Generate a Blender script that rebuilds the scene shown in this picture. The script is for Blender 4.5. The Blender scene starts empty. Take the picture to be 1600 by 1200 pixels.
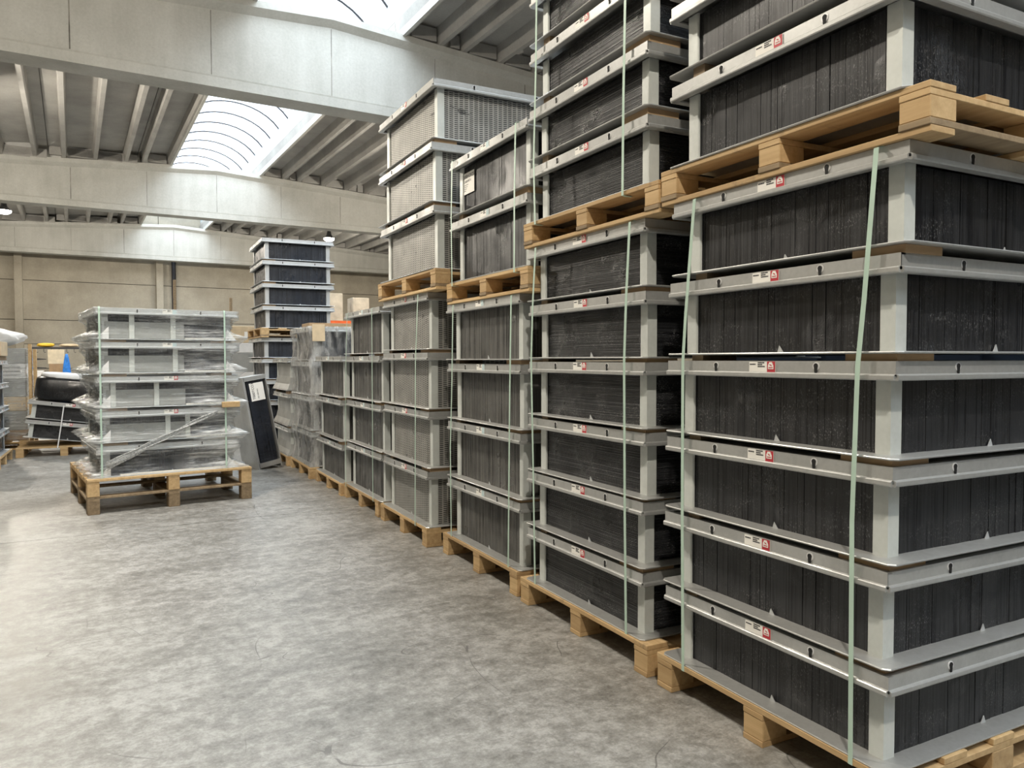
import bpy, bmesh, math, random
from mathutils import Vector, Matrix
random.seed(7)
R = math.radians
scene = bpy.context.scene
C = scene.collection

# ------------------------------------------------------------------ camera
F_PX = 1174.0
YAW, PIT, ROL, CAMH = R(27.23), R(-1.906), R(-0.08), 1.413
fw = Vector((math.sin(YAW)*math.cos(PIT), math.cos(YAW)*math.cos(PIT), math.sin(PIT)))
rt = Vector((math.cos(YAW), -math.sin(YAW), 0)); up = rt.cross(fw)
r2 = rt*math.cos(ROL) + up*math.sin(ROL); u2 = up*math.cos(ROL) - rt*math.sin(ROL)
cam_data = bpy.data.cameras.new('camera')
cam_data.sensor_width = 36; cam_data.lens = F_PX/1600*36; cam_data.clip_end = 200
cam = bpy.data.objects.new('camera', cam_data); C.objects.link(cam)
M = Matrix.Identity(4)
for i in range(3):
    M[i][0] = r2[i]; M[i][1] = u2[i]; M[i][2] = -fw[i]
M[2][3] = CAMH
cam.matrix_world = M
scene.camera = cam

# ------------------------------------------------------------------ world, daylight, exposure
world = bpy.data.worlds.new('sky'); scene.world = world; world.use_nodes = True
bg = world.node_tree.nodes['Background']
bg.inputs[0].default_value = (0.86, 0.93, 1.0, 1); bg.inputs[1].default_value = 1.5
scene.view_settings.view_transform = 'Standard'; scene.view_settings.look = 'None'
scene.view_settings.exposure = 0.28; scene.view_settings.gamma = 1.0
scene.view_settings.use_curve_mapping = False

PHI = R(3.1)                 # the hall is turned a little against the row of stacks
def hall(x, y, z=0.0):
    return Vector((x*math.cos(PHI)-y*math.sin(PHI), x*math.sin(PHI)+y*math.cos(PHI), z))
BEAMS = [-10.3, 1.1, 12.5, 24.1, 35.2]
RIDGE, ZR, SLOPE = 3.85, 7.16, 0.062
SOFFIT = 5.638
SK0, SK1 = 2.62, 5.08        # skylight opening
def ztop(x): return ZR - SLOPE*abs(x-RIDGE)
DAY = 650.0
for k in range(4):           # overcast daylight falling through the long skylight, one lamp for each bay
    a, b = BEAMS[k]+0.5, BEAMS[k+1]-0.1
    ld = bpy.data.lights.new('skylight_daylight', 'AREA'); ld.shape = 'RECTANGLE'
    ld.size = 3.0; ld.size_y = b-a; ld.energy = DAY; ld.color = (0.87, 0.94, 1.0)
    lo = bpy.data.objects.new('skylight_daylight', ld); C.objects.link(lo)
    lo.location = hall(RIDGE, (a+b)/2, 9.0); lo.rotation_euler = (0, 0, PHI)
LAMP_POWER = 1250.0
LAMP_COL = (1.0, 0.915, 0.785)

# ------------------------------------------------------------------ material helpers
def mat(name):
    m = bpy.data.materials.new(name); m.use_nodes = True
    nt = m.node_tree; b = nt.nodes['Principled BSDF']
    return m, nt, b
def N(nt, t, **kw):
    n = nt.nodes.new(t)
    for k, v in kw.items():
        if k in n.inputs: n.inputs[k].default_value = v
        else: setattr(n, k, v)
    return n
def L(nt, a, b): nt.links.new(a, b)
def ramp(nt, fac, stops):
    r = nt.nodes.new('ShaderNodeValToRGB'); L(nt, fac, r.inputs[0])
    e = r.color_ramp.elements
    while len(e) < len(stops): e.new(0.5)
    for i, (p, c) in enumerate(stops):
        e[i].position = p; e[i].color = (c[0], c[1], c[2], 1) if len(c) == 3 else c
    return r
def coords(nt, scale=(1, 1, 1), kind='Object', offset=True):
    tc = N(nt, 'ShaderNodeTexCoord'); mp = N(nt, 'ShaderNodeMapping')
    mp.inputs['Scale'].default_value = scale
    L(nt, tc.outputs[kind], mp.inputs[0])
    if offset:
        oi = N(nt, 'ShaderNodeObjectInfo'); cx = N(nt, 'ShaderNodeVectorMath', operation='SCALE')
        cb = N(nt, 'ShaderNodeCombineXYZ')
        for i in range(3): L(nt, oi.outputs['Random'], cb.inputs[i])
        L(nt, cb.outputs[0], cx.inputs[0]); cx.inputs['Scale'].default_value = 37.0
        ad = N(nt, 'ShaderNodeVectorMath', operation='ADD')
        L(nt, mp.outputs[0], ad.inputs[0]); L(nt, cx.outputs[0], ad.inputs[1])
        return ad.outputs[0]
    return mp.outputs[0]
def noise(nt, vec, scale, detail=4, rough=0.55):
    n = N(nt, 'ShaderNodeTexNoise'); n.inputs['Scale'].default_value = scale
    n.inputs['Detail'].default_value = detail; n.inputs['Roughness'].default_value = rough
    if vec is not None: L(nt, vec, n.inputs['Vector'])
    return n.outputs[0]
def bump(nt, b, h, strength, dist=0.01):
    n = N(nt, 'ShaderNodeBump'); n.inputs['Strength'].default_value = strength
    n.inputs['Distance'].default_value = dist
    L(nt, h, n.inputs['Height']); L(nt, n.outputs[0], b.inputs['Normal'])
def mixc(nt, fac, a, b, blend='MIX'):
    n = N(nt, 'ShaderNodeMix', data_type='RGBA', blend_type=blend)
    for s, v in ((n.inputs[0], fac), (n.inputs[6], a), (n.inputs[7], b)):
        if hasattr(v, 'links'): L(nt, v, s)
        elif isinstance(v, (int, float)): s.default_value = v
        else: s.default_value = (v[0], v[1], v[2], 1)
    return n.outputs[2]
def math_n(nt, op, a, b=None):
    n = N(nt, 'ShaderNodeMath', operation=op)
    for s, v in ((n.inputs[0], a), (n.inputs[1], b)):
        if v is None: continue
        if hasattr(v, 'links'): L(nt, v, s)
        else: s.default_value = v
    return n.outputs[0]
def flat(name, col, rough=0.6, metal=0.0, var=0.12, scale=9):
    m, nt, b = mat(name)
    n = noise(nt, coords(nt), scale, 3)
    dark = [c*(1-var) for c in col]; light = [min(1, c*(1+var)) for c in col]
    r = ramp(nt, n, [(0.3, dark), (0.7, light)])
    L(nt, r.outputs[0], b.inputs['Base Color'])
    b.inputs['Roughness'].default_value = rough; b.inputs['Metallic'].default_value = metal
    return m

def make_steel(name, base=(0.52, 0.525, 0.515), metal=0.55, rough=0.42):
    m, nt, b = mat(name)
    v = coords(nt)
    n1 = noise(nt, v, 5, 5); n2 = noise(nt, v, 60, 3)
    r = ramp(nt, n1, [(0.3, [c*0.82 for c in base]), (0.62, base), (0.8, [min(1, c*1.1) for c in base])])
    c = mixc(nt, 0.12, r.outputs[0], n2, 'OVERLAY')
    L(nt, c, b.inputs['Base Color'])
    b.inputs['Metallic'].default_value = metal
    rr = ramp(nt, n1, [(0.3, (rough+.12,)*3), (0.7, (rough-.08,)*3)])
    L(nt, rr.outputs[0], b.inputs['Roughness'])
    bump(nt, b, n2, 0.04, 0.004)
    return m
STEEL = make_steel('galvanised_steel')
STEEL_PALE_LIT = make_steel('pale_lit_galvanised_steel', (0.62, 0.64, 0.65), 0.35, 0.4)  # same galvanised steel; light on the wrapped and white-framed stacks put into the colour
STEEL_POST = make_steel('post_steel', (0.66, 0.69, 0.665), 0.12, 0.45)

def make_core(name, horiz=False, dark=(0.003, 0.0035, 0.006), light=(0.029, 0.030, 0.033), rough=0.36, spark=0.8, painted_glints=0.35):
    m, nt, b = mat(name)
    sc = (1.5, 1.5, 130) if horiz else (60, 60, 1.2)
    streak = noise(nt, coords(nt, sc), 1.0, 4, 0.7)
    v = coords(nt)
    patch = noise(nt, v, 4.0, 4)
    f = math_n(nt, 'ADD', math_n(nt, 'MULTIPLY', streak, 0.7), math_n(nt, 'MULTIPLY', patch, 0.3))
    r = ramp(nt, f, [(0.42, dark), (0.48, [(a+2*b_)/3 for a, b_ in zip(dark, light)]), (0.66, light)])
    sc2 = (2, 2, 420) if horiz else (210, 210, 0.7)
    thin = ramp(nt, noise(nt, coords(nt, sc2), 1.0, 2, 0.5), [(0.36, (0.08, 0.08, 0.08)), (0.44, (1, 1, 1))])
    col = mixc(nt, 0.85, r.outputs[0], thin.outputs[0], 'MULTIPLY')
    # glints of the crinkled film painted in as whitish specks, in patches
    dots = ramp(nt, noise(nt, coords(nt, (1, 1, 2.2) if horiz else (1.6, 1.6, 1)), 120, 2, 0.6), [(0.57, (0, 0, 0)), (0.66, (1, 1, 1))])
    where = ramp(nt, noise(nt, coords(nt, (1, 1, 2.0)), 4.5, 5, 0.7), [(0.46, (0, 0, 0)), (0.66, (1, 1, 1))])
    col = mixc(nt, math_n(nt, 'MULTIPLY', math_n(nt, 'MULTIPLY', dots.outputs[0], where.outputs[0]), painted_glints), col, (0.42, 0.42, 0.42))
    L(nt, col, b.inputs['Base Color'])
    rr = ramp(nt, patch, [(0.35, (rough+.16,)*3), (0.65, (rough-.06,)*3)])
    glint = ramp(nt, noise(nt, v, 3.2, 3), [(0.54, (1, 1, 1)), (0.66, (0.55, 0.55, 0.55))])
    L(nt, mixc(nt, 1.0, rr.outputs[0], glint.outputs[0], 'MULTIPLY'), b.inputs['Roughness'])
    fine = noise(nt, v, 230, 2, 0.7)
    crin = noise(nt, coords(nt, (1, 1, 0.5)), 45, 3, 0.6)
    gate = ramp(nt, noise(nt, v, 3.2, 3), [(0.54, (0.05,)*3), (0.66, (1, 1, 1))])
    hgt = math_n(nt, 'ADD', math_n(nt, 'MULTIPLY', math_n(nt, 'ADD', math_n(nt, 'MULTIPLY', fine, 0.9), crin), gate.outputs[0]), math_n(nt, 'MULTIPLY', streak, 0.4))
    bump(nt, b, hgt, spark, 0.005)
    return m
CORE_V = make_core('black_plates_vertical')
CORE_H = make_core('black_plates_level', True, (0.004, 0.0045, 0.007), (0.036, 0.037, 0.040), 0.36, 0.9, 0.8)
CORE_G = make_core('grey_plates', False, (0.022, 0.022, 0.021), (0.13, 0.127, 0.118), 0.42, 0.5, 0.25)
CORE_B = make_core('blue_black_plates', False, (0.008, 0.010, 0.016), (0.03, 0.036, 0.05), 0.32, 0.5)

def make_perf():
    # louvred aluminium block: columns of short level slots, every other column half a row lower
    m, nt, b = mat('slotted_aluminium')
    tc = N(nt, 'ShaderNodeTexCoord'); sp = N(nt, 'ShaderNodeSeparateXYZ'); L(nt, tc.outputs['Object'], sp.inputs[0])
    uu = math_n(nt, 'ADD', sp.outputs[0], sp.outputs[1])
    PITCH, ROW = 0.040, 0.0145
    cu = math_n(nt, 'DIVIDE', uu, PITCH)
    ci = math_n(nt, 'FLOOR', cu); cf = math_n(nt, 'FRACT', cu)
    odd = math_n(nt, 'MULTIPLY', math_n(nt, 'FRACT', math_n(nt, 'MULTIPLY', ci, 0.5)), 1.0)
    zr = math_n(nt, 'ADD', math_n(nt, 'DIVIDE', sp.outputs[2], ROW), odd)
    zf = math_n(nt, 'FRACT', zr)
    inz = math_n(nt, 'LESS_THAN', math_n(nt, 'ABSOLUTE', math_n(nt, 'SUBTRACT', zf, 0.5)), 0.21)
    inu = math_n(nt, 'LESS_THAN', math_n(nt, 'ABSOLUTE', math_n(nt, 'SUBTRACT', cf, 0.5)), 0.36)
    slot = math_n(nt, 'MULTIPLY', inz, inu)
    v = coords(nt)
    smear = noise(nt, coords(nt, (6, 6, 14)), 1.0, 5, 0.7)
    base = ramp(nt, noise(nt, v, 7, 4), [(0.3, (0.30, 0.295, 0.27)), (0.7, (0.44, 0.43, 0.40))])
    soot = ramp(nt, smear, [(0.62, (0, 0, 0)), (0.68, (1, 1, 1))])
    c1 = mixc(nt, math_n(nt, 'MULTIPLY', soot.outputs[0], 0.8), base.outputs[0], (0.02, 0.02, 0.022))
    c2 = mixc(nt, slot, c1, (0.022, 0.022, 0.026))
    L(nt, c2, b.inputs['Base Color'])
    b.inputs['Metallic'].default_value = 0.3; b.inputs['Roughness'].default_value = 0.5
    inv = math_n(nt, 'SUBTRACT', 1.0, slot); bump(nt, b, inv, 0.6, 0.01)
    return m
CORE_P = make_perf()

def make_wood(name, a, b_, dirt=(0.10, 0.07, 0.045)):
    m, nt, b = mat(name)
    tc = N(nt, 'ShaderNodeTexCoord')
    g = noise(nt, coords(nt, (30, 2.0, 30)), 1.0, 5, 0.65)
    v = coords(nt)
    r = ramp(nt, g, [(0.3, a), (0.7, b_)])
    oi = N(nt, 'ShaderNodeObjectInfo')
    tint = ramp(nt, oi.outputs['Random'], [(0.0, (0.78, 0.74, 0.70)), (1.0, (1.08, 1.05, 1.0))])
    c = mixc(nt, 1.0, r.outputs[0], tint.outputs[0], 'MULTIPLY')
    d = ramp(nt, noise(nt, v, 11, 5, 0.7), [(0.58, (0, 0, 0)), (0.75, (1, 1, 1))])
    c = mixc(nt, math_n(nt, 'MULTIPLY', d.outputs[0], 0.45), c, dirt)
    L(nt, c, b.inputs['Base Color']); b.inputs['Roughness'].default_value = 0.75
    bump(nt, b, g, 0.15, 0.004)
    return m
WOOD = make_wood('pallet_pine', (0.50, 0.34, 0.17), (0.68, 0.50, 0.28))
WOOD_OLD = make_wood('weathered_pine', (0.20, 0.145, 0.09), (0.36, 0.28, 0.18))
CARD = flat('brown_cardboard', (0.38, 0.26, 0.15), 0.85)
BEIGE = flat('beige_card', (0.50, 0.44, 0.35), 0.8, 0, .2, 5)
CARD_PALE = flat('pale_cardboard', (0.64, 0.51, 0.34), 0.85)
STRAP = flat('pale_green_strap', (0.50, 0.66, 0.56), 0.4, 0, 0.06)
PAPER = flat('white_paper', (0.90, 0.88, 0.83), 0.7, 0, 0.04)
RED = flat('red_print', (0.50, 0.035, 0.05), 0.5, 0, 0.08)
INK = flat('black_print', (0.03, 0.03, 0.035), 0.6, 0, 0.05)
GREY_INK = flat('grey_print', (0.35, 0.35, 0.34), 0.6, 0, 0.05)
HOLE = flat('dark_hole', (0.008, 0.008, 0.008), 0.8, 0, 0.05)
DARK_METAL = flat('dark_metal', (0.05, 0.05, 0.055), 0.5, 0.4)
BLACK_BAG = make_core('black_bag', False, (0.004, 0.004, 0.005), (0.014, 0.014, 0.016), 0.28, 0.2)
WHITE = flat('white_plastic', (0.80, 0.80, 0.80), 0.55, 0, 0.05)
BLUE = flat('blue_cloth', (0.03, 0.22, 0.72), 0.7, 0, 0.25, 20)
ORANGE = flat('orange_steel', (0.75, 0.13, 0.03), 0.5)
YELLOW = flat('yellow_plastic', (0.80, 0.50, 0.04), 0.6)
SHEET = make_steel('grey_sheet', (0.42, 0.43, 0.42), 0.3, 0.38)

def make_concrete(name, a, b_, streak=0.4, scale=1.0, rough=0.85):
    m, nt, b = mat(name)
    v = coords(nt, offset=False)
    n1 = noise(nt, v, 1.1*scale, 6, 0.6); n2 = noise(nt, v, 26*scale, 4)
    ns = noise(nt, coords(nt, (4, 4, 0.35), offset=False), 1.0, 5, 0.65)
    f = math_n(nt, 'ADD', math_n(nt, 'MULTIPLY', n1, 1-streak), math_n(nt, 'MULTIPLY', ns, streak))
    r = ramp(nt, f, [(0.32, a), (0.66, b_)])
    c = mixc(nt, 0.12, r.outputs[0], n2, 'OVERLAY')
    pits = ramp(nt, noise(nt, v, 55*scale, 2), [(0.25, (0.35, 0.35, 0.35)), (0.33, (1, 1, 1))])
    c = mixc(nt, 0.35, c, pits.outputs[0], 'MULTIPLY')
    L(nt, c, b.inputs['Base Color']); b.inputs['Roughness'].default_value = rough
    bump(nt, b, n2, 0.15, 0.01)
    return m
CONC = make_concrete('beam_concrete', (0.40, 0.395, 0.36), (0.54, 0.535, 0.50))
CONC_ROOF = make_concrete('roof_concrete', (0.29, 0.28, 0.262), (0.41, 0.40, 0.375), 0.2)
CONC_WALL = make_concrete('wall_concrete', (0.29, 0.26, 0.205), (0.44, 0.40, 0.325), 0.15, 0.7)

def make_floor():
    m, nt, b = mat('trowelled_floor')
    v = coords(nt, offset=False)
    w = coords(nt, (0.9, 1.5, 1), offset=False)
    n1 = noise(nt, w, 1.5, 10, 0.72); n2 = noise(nt, v, 13, 10, 0.8); n3 = noise(nt, v, 70, 4, 0.7)
    f = math_n(nt, 'ADD', math_n(nt, 'MULTIPLY', n1, 0.42), math_n(nt, 'MULTIPLY', n2, 0.58))
    r = ramp(nt, f, [(0.40, (0.15, 0.145, 0.131)), (0.49, (0.262, 0.256, 0.237)), (0.575, (0.395, 0.39, 0.37))])
    c = mixc(nt, 0.35, r.outputs[0], n3, 'OVERLAY')
    # tyre scuffs and hairline scratches
    def scratch(sc, rot, thr):
        tc = N(nt, 'ShaderNodeTexCoord'); mp = N(nt, 'ShaderNodeMapping')
        mp.inputs['Rotation'].default_value = (0, 0, rot); mp.inputs['Scale'].default_value = sc
        L(nt, tc.outputs['Object'], mp.inputs[0])
        vo = N(nt, 'ShaderNodeTexVoronoi', feature='DISTANCE_TO_EDGE'); vo.inputs['Scale'].default_value = 1.0
        wv = N(nt, 'ShaderNodeVectorMath', operation='ADD'); nz = N(nt, 'ShaderNodeTexNoise'); nz.inputs['Scale'].default_value = 1.2
        L(nt, mp.outputs[0], nz.inputs['Vector']); L(nt, mp.outputs[0], wv.inputs[0]); L(nt, nz.outputs['Color'], wv.inputs[1])
        L(nt, wv.outputs[0], vo.inputs['Vector'])
        line = math_n(nt, 'LESS_THAN', vo.outputs['Distance'], thr)
        gate = ramp(nt, noise(nt, mp.outputs[0], 1.7, 3), [(0.54, (0, 0, 0)), (0.60, (1, 1, 1))])
        return math_n(nt, 'MULTIPLY', line, gate.outputs[0])
    s1 = scratch((1.4, 0.5, 1), 0.6, 0.0022); s2 = scratch((0.6, 1.6, 1), 0.2, 0.0022); s3 = scratch((2.2, 0.7, 1), 1.1, 0.002)
    s = math_n(nt, 'MAXIMUM', math_n(nt, 'MAXIMUM', s1, s2), s3)
    c = mixc(nt, math_n(nt, 'MULTIPLY', s, 0.6), c, (0.09, 0.085, 0.08))
    L(nt, c, b.inputs['Base Color'])
    b.inputs['Specular IOR Level'].default_value = 0.4
    rr = ramp(nt, f, [(0.38, (0.38,)*3), (0.60, (0.54,)*3)]); L(nt, rr.outputs[0], b.inputs['Roughness'])
    bump(nt, b, math_n(nt, 'ADD', n2, math_n(nt, 'MULTIPLY', n3, 0.4)), 0.12, 0.01)
    return m
FLOOR = make_floor()
SEAM = flat('seam_dirt', (0.20, 0.19, 0.165), 0.9, 0, .6, 3)
JOINT = flat('joint_dirt', (0.05, 0.047, 0.043), 0.9)

def make_film(name, clear=0.72, sc=(3, 3, 60), tint=(0.85, 0.86, 0.86), layers=None):
    # clear stretch film: see-through, with glossy streaks where it is stretched or folded
    m, nt, b = mat(name)
    out = nt.nodes['Material Output']
    st = noise(nt, coords(nt, sc), 1.0, 5, 0.7)
    pt = noise(nt, coords(nt), 2.2, 4)
    hf = math_n(nt, 'ADD', math_n(nt, 'MULTIPLY', st, 0.65), math_n(nt, 'MULTIPLY', pt, 0.35))
    f = ramp(nt, hf, [(0.40, (0.06,)*3), (0.52, (1-clear,)*3), (0.64, (0.85,)*3)])
    fo_ = f.outputs[0]
    if layers:
        tc = N(nt, 'ShaderNodeTexCoord'); sp = N(nt, 'ShaderNodeSeparateXYZ'); L(nt, tc.outputs['Object'], sp.inputs[0])
        mr = ramp(nt, math_n(nt, 'DIVIDE', sp.outputs[0], 1.5), [(p, (v_*.5,)*3) for p, v_ in layers])
        fo_ = math_n(nt, 'MULTIPLY', math_n(nt, 'MULTIPLY', fo_, mr.outputs[0]), 2.0)
    tr = N(nt, 'ShaderNodeBsdfTransparent'); tr.inputs[0].default_value = (0.96, 0.97, 0.97, 1)
    b.inputs['Base Color'].default_value = (*tint, 1); b.inputs['Roughness'].default_value = 0.14
    bump(nt, b, st, 0.9, 0.03)
    mx = N(nt, 'ShaderNodeMixShader'); L(nt, fo_, mx.inputs[0])
    L(nt, tr.outputs[0], mx.inputs[1]); L(nt, b.outputs[0], mx.inputs[2]); L(nt, mx.outputs[0], out.inputs[0])
    return m
FILM = make_film('clear_stretch_film')
FILM_AISLE = make_film('aisle_stretch_film', 0.74, (3, 3, 60), (0.93, 0.95, 0.96), ((0.05, 1.5), (0.12, 0.5), (0.48, 0.42), (0.62, 1.2), (0.93, 1.6)))
FILM_DULL = make_film('dull_stretch_film', 0.55, (9, 9, 2.5), (0.60, 0.60, 0.59))
FILM_ROPE = make_film('gathered_film', 0.3, (50, 50, 50))

def make_vault():
    m, nt, b = mat('skylight_polycarbonate')
    out = nt.nodes['Material Output']
    tr = N(nt, 'ShaderNodeBsdfTransparent'); tr.inputs[0].default_value = (0.93, 0.97, 1, 1)
    tl = N(nt, 'ShaderNodeBsdfTranslucent'); tl.inputs[0].default_value = (0.9, 0.95, 1, 1)
    mx = N(nt, 'ShaderNodeMixShader'); sp = ramp(nt, noise(nt, coords(nt, offset=False), 14, 3), [(0.62, (0.25,)*3), (0.74, (0.45,)*3)])
    L(nt, sp.outputs[0], mx.inputs[0]); L(nt, tr.outputs[0], mx.inputs[1]); L(nt, tl.outputs[0], mx.inputs[2])
    L(nt, mx.outputs[0], out.inputs[0])
    return m
VAULT = make_vault()
def make_emit(name, col, s):
    m, nt, b = mat(name); b.inputs['Emission Color'].default_value = (*col, 1); b.inputs['Emission Strength'].default_value = s
    b.inputs['Base Color'].default_value = (1, 1, 1, 1); return m
LENS = make_emit('lit_lamp_lens', LAMP_COL, 40.0)

# ------------------------------------------------------------------ mesh helpers
class MB:
    def __init__(s): s.v = []; s.f = []
    def box(s, x0, x1, y0, y1, z0, z1):
        n = len(s.v)
        s.v += [(x0, y0, z0), (x1, y0, z0), (x1, y1, z0), (x0, y1, z0), (x0, y0, z1), (x1, y0, z1), (x1, y1, z1), (x0, y1, z1)]
        s.f += [tuple(n+i for i in q) for q in ((0, 3, 2, 1), (4, 5, 6, 7), (0, 1, 5, 4), (1, 2, 6, 5), (2, 3, 7, 6), (3, 0, 4, 7))]
        return s
    def prism(s, poly, axis, a, b):
        """poly: 2-D outline, extruded along axis 0/1/2 from a to b"""
        n = len(s.v); k = len(poly)
        for t in (a, b):
            for p, q in poly:
                s.v.append([(t, p, q), (p, t, q), (p, q, t)][axis])
        s.f.append(tuple(range(n+k-1, n-1, -1))); s.f.append(tuple(range(n+k, n+2*k)))
        for i in range(k):
            j = (i+1) % k; s.f.append((n+i, n+j, n+k+j, n+k+i))
        return s
    def loft(s, rings, closed=True, caps=True):
        n = len(s.v); k = len(rings[0])
        for r in rings: s.v += [tuple(p) for p in r]
        for a in range(len(rings)-1):
            for i in range(k if closed else k-1):
                j = (i+1) % k
                s.f.append((n+a*k+i, n+a*k+j, n+(a+1)*k+j, n+(a+1)*k+i))
        if caps:
            s.f.append(tuple(range(n+k-1, n-1, -1))); s.f.append(tuple(range(n+(len(rings)-1)*k, n+len(rings)*k)))
        return s
    def mesh(s, name, m, smooth=False, bevel=0.0):
        me = bpy.data.meshes.new(name); me.from_pydata(s.v, [], s.f)
        bm = bmesh.new(); bm.from_mesh(me); bmesh.ops.recalc_face_normals(bm, faces=bm.faces)
        if bevel: bmesh.ops.bevel(bm, geom=list(bm.edges), offset=bevel, segments=1, affect='EDGES')
        bm.to_mesh(me); bm.free()
        if smooth:
            for p in me.polygons: p.use_smooth = True
        me.materials.append(m); return me
def ob(name, me, parent=None, loc=(0, 0, 0), rot=(0, 0, 0)):
    o = bpy.data.objects.new(name, me); C.objects.link(o)
    o.location = loc; o.rotation_euler = rot
    if parent: o.parent = parent
    return o
def tag(o, label, cat, group=None, kind=None):
    o['label'] = label; o['category'] = cat
    if group: o['group'] = group
    if kind: o['kind'] = kind
    return o
def thing(name, label, cat, loc=(0, 0, 0), rz=0, group=None):
    return tag(ob(name, None, None, loc, (0, 0, rz)), label, cat, group)
def struct(o, label=None, cat=None):
    o['kind'] = 'structure'
    if label: o['label'] = label
    if cat: o['category'] = cat
    return o
def boxm(name, sx, sy, sz, m, bevel=0.0, z0=True):
    b = MB(); b.box(-sx/2, sx/2, -sy/2, sy/2, 0 if z0 else -sz/2, sz if z0 else sz/2)
    return b.mesh(name, m, bevel=bevel)
def tube(path, r, sides=8):
    rings = []
    path = [Vector(p) for p in path]
    for i, p in enumerate(path):
        t = (path[min(i+1, len(path)-1)]-path[max(i-1, 0)]).normalized()
        a = t.cross(Vector((0, 0, 1)))
        if a.length < 1e-3: a = Vector((1, 0, 0))
        a.normalize(); b_ = t.cross(a)
        rr = r[i] if isinstance(r, (list, tuple)) else r
        rings.append([p + a*rr*math.cos(q*2*math.pi/sides) + b_*rr*math.sin(q*2*math.pi/sides) for q in range(sides)])
    m = MB(); m.loft(rings); return m

# ------------------------------------------------------------------ the hall: floor
HX0, HX1, HY0, HY1 = -9.0, 16.5, -12.0, 36.5
floor = struct(ob('floor', MB().box(HX0, HX1, HY0, HY1, -0.3, -0.012).mesh('floor', JOINT), None, (0, 0, 0), (0, 0, PHI)),
               'grey trowelled concrete floor with scratches and one saw-cut joint', 'floor')
cuts = [HY0, -4.5, 6.93, 18.4, 29.8, HY1]
for a, b in zip(cuts[:-1], cuts[1:]):
    m = MB().box(HX0, HX1, a+0.0035, b-0.0035, -0.2, 0.0)
    ob('floor_slab', m.mesh('floor_slab', FLOOR), floor)

# ------------------------------------------------------------------ walls
wb = struct(ob('wall_back', MB().box(HX0, HX1, HY1+0.08, HY1+0.25, 0, 7.7).mesh('wall_back', JOINT), None, (0, 0, 0), (0, 0, PHI)),
            'far wall of level precast concrete panels with dark joints', 'wall')
levels = [0, 0.75, 1.62, 2.32, 3.02, 4.66, 6.2, 7.7]
levels = [0, 1.05, 2.06, 3.05, 4.66, 6.2, 7.7]
cols = [HX0, -1.82, 3.37, 9.3, HX1]
for a, b in zip(cols[:-1], cols[1:]):
    for z0, z1 in zip(levels[:-1], levels[1:]):
        m = MB().box(a+0.012, b-0.012, HY1, HY1+0.12, z0+0.012, z1-0.012)
        ob('wall_panel', m.mesh('wall_panel', CONC_WALL), wb)
for x in (-1.82, 3.37, 9.3):
    ob('column', MB().box(x-0.14, x+0.14, HY1-0.28, HY1+0.01, 0, SOFFIT+0.5).mesh('column', CONC_WALL, bevel=0.01), wb)
ob('downpipe', tube([(3.95, HY1-0.12, 0), (3.95, HY1-0.12, 5.9)], 0.09).mesh('downpipe', DARK_METAL, True), wb)
for nm, bx, lb in (('wall_left', (HX0-0.2, HX0, HY0, HY1+.2), 'left concrete wall out of view'),
                   ('wall_right', (HX1, HX1+0.2, HY0, HY1+.2), 'right concrete wall behind the stacks'),
                   ('wall_front', (HX0, HX1, HY0-0.2, HY0), 'concrete wall behind the viewer')):
    struct(ob(nm, MB().box(*bx, 0, 7.7).mesh(nm, CONC_WALL), None, (0, 0, 0), (0, 0, PHI)), lb, 'wall')

# ------------------------------------------------------------------ roof beams
def beam_profile(zt):
    # (y, z) outline of the precast I-beam, zt = top of the upper flange
    return [(0, SOFFIT), (0.48, SOFFIT), (0.48, SOFFIT+.15), (0.40, SOFFIT+.16), (0.41, SOFFIT+.20), (0.41, zt-.20), (0.54, zt-.11), (0.54, zt),
            (-0.06, zt), (-0.06, zt-.11), (0.07, zt-.20), (0.07, SOFFIT+.20), (0.085, SOFFIT+.16), (0, SOFFIT+.15)]
for k, by in enumerate(BEAMS):
    m = MB(); rings = []
    for x in (HX0, RIDGE, HX1):
        rings.append([(x, by+y, z) for y, z in beam_profile(ztop(x))])
    m.loft(rings)
    lab = ['concrete roof beam behind the viewer', 'concrete roof beam above the viewer', 'pale concrete roof beam nearest in view, crossing above the stacks',
           'pale concrete roof beam, second of the three in view', 'pale concrete roof beam, farthest, just before the back wall'][k]
    bo = struct(ob('roof_beam', m.mesh('roof_beam', CONC), None, (0, 0, 0), (0, 0, PHI)), lab, 'beam')
    for j in range(-3, 7):
        x = RIDGE-j*1.9
        if HX0 < x < HX1 and k > 1:
            random.seed(k*20+j); w = random.choice((0.004, 0.006, 0.009))
            ob('formwork_seam', MB().box(x-w, x+w, by+0.0685, by+0.09, SOFFIT+.205, ztop(x)-.215).mesh('formwork_seam', SEAM), bo)
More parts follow.
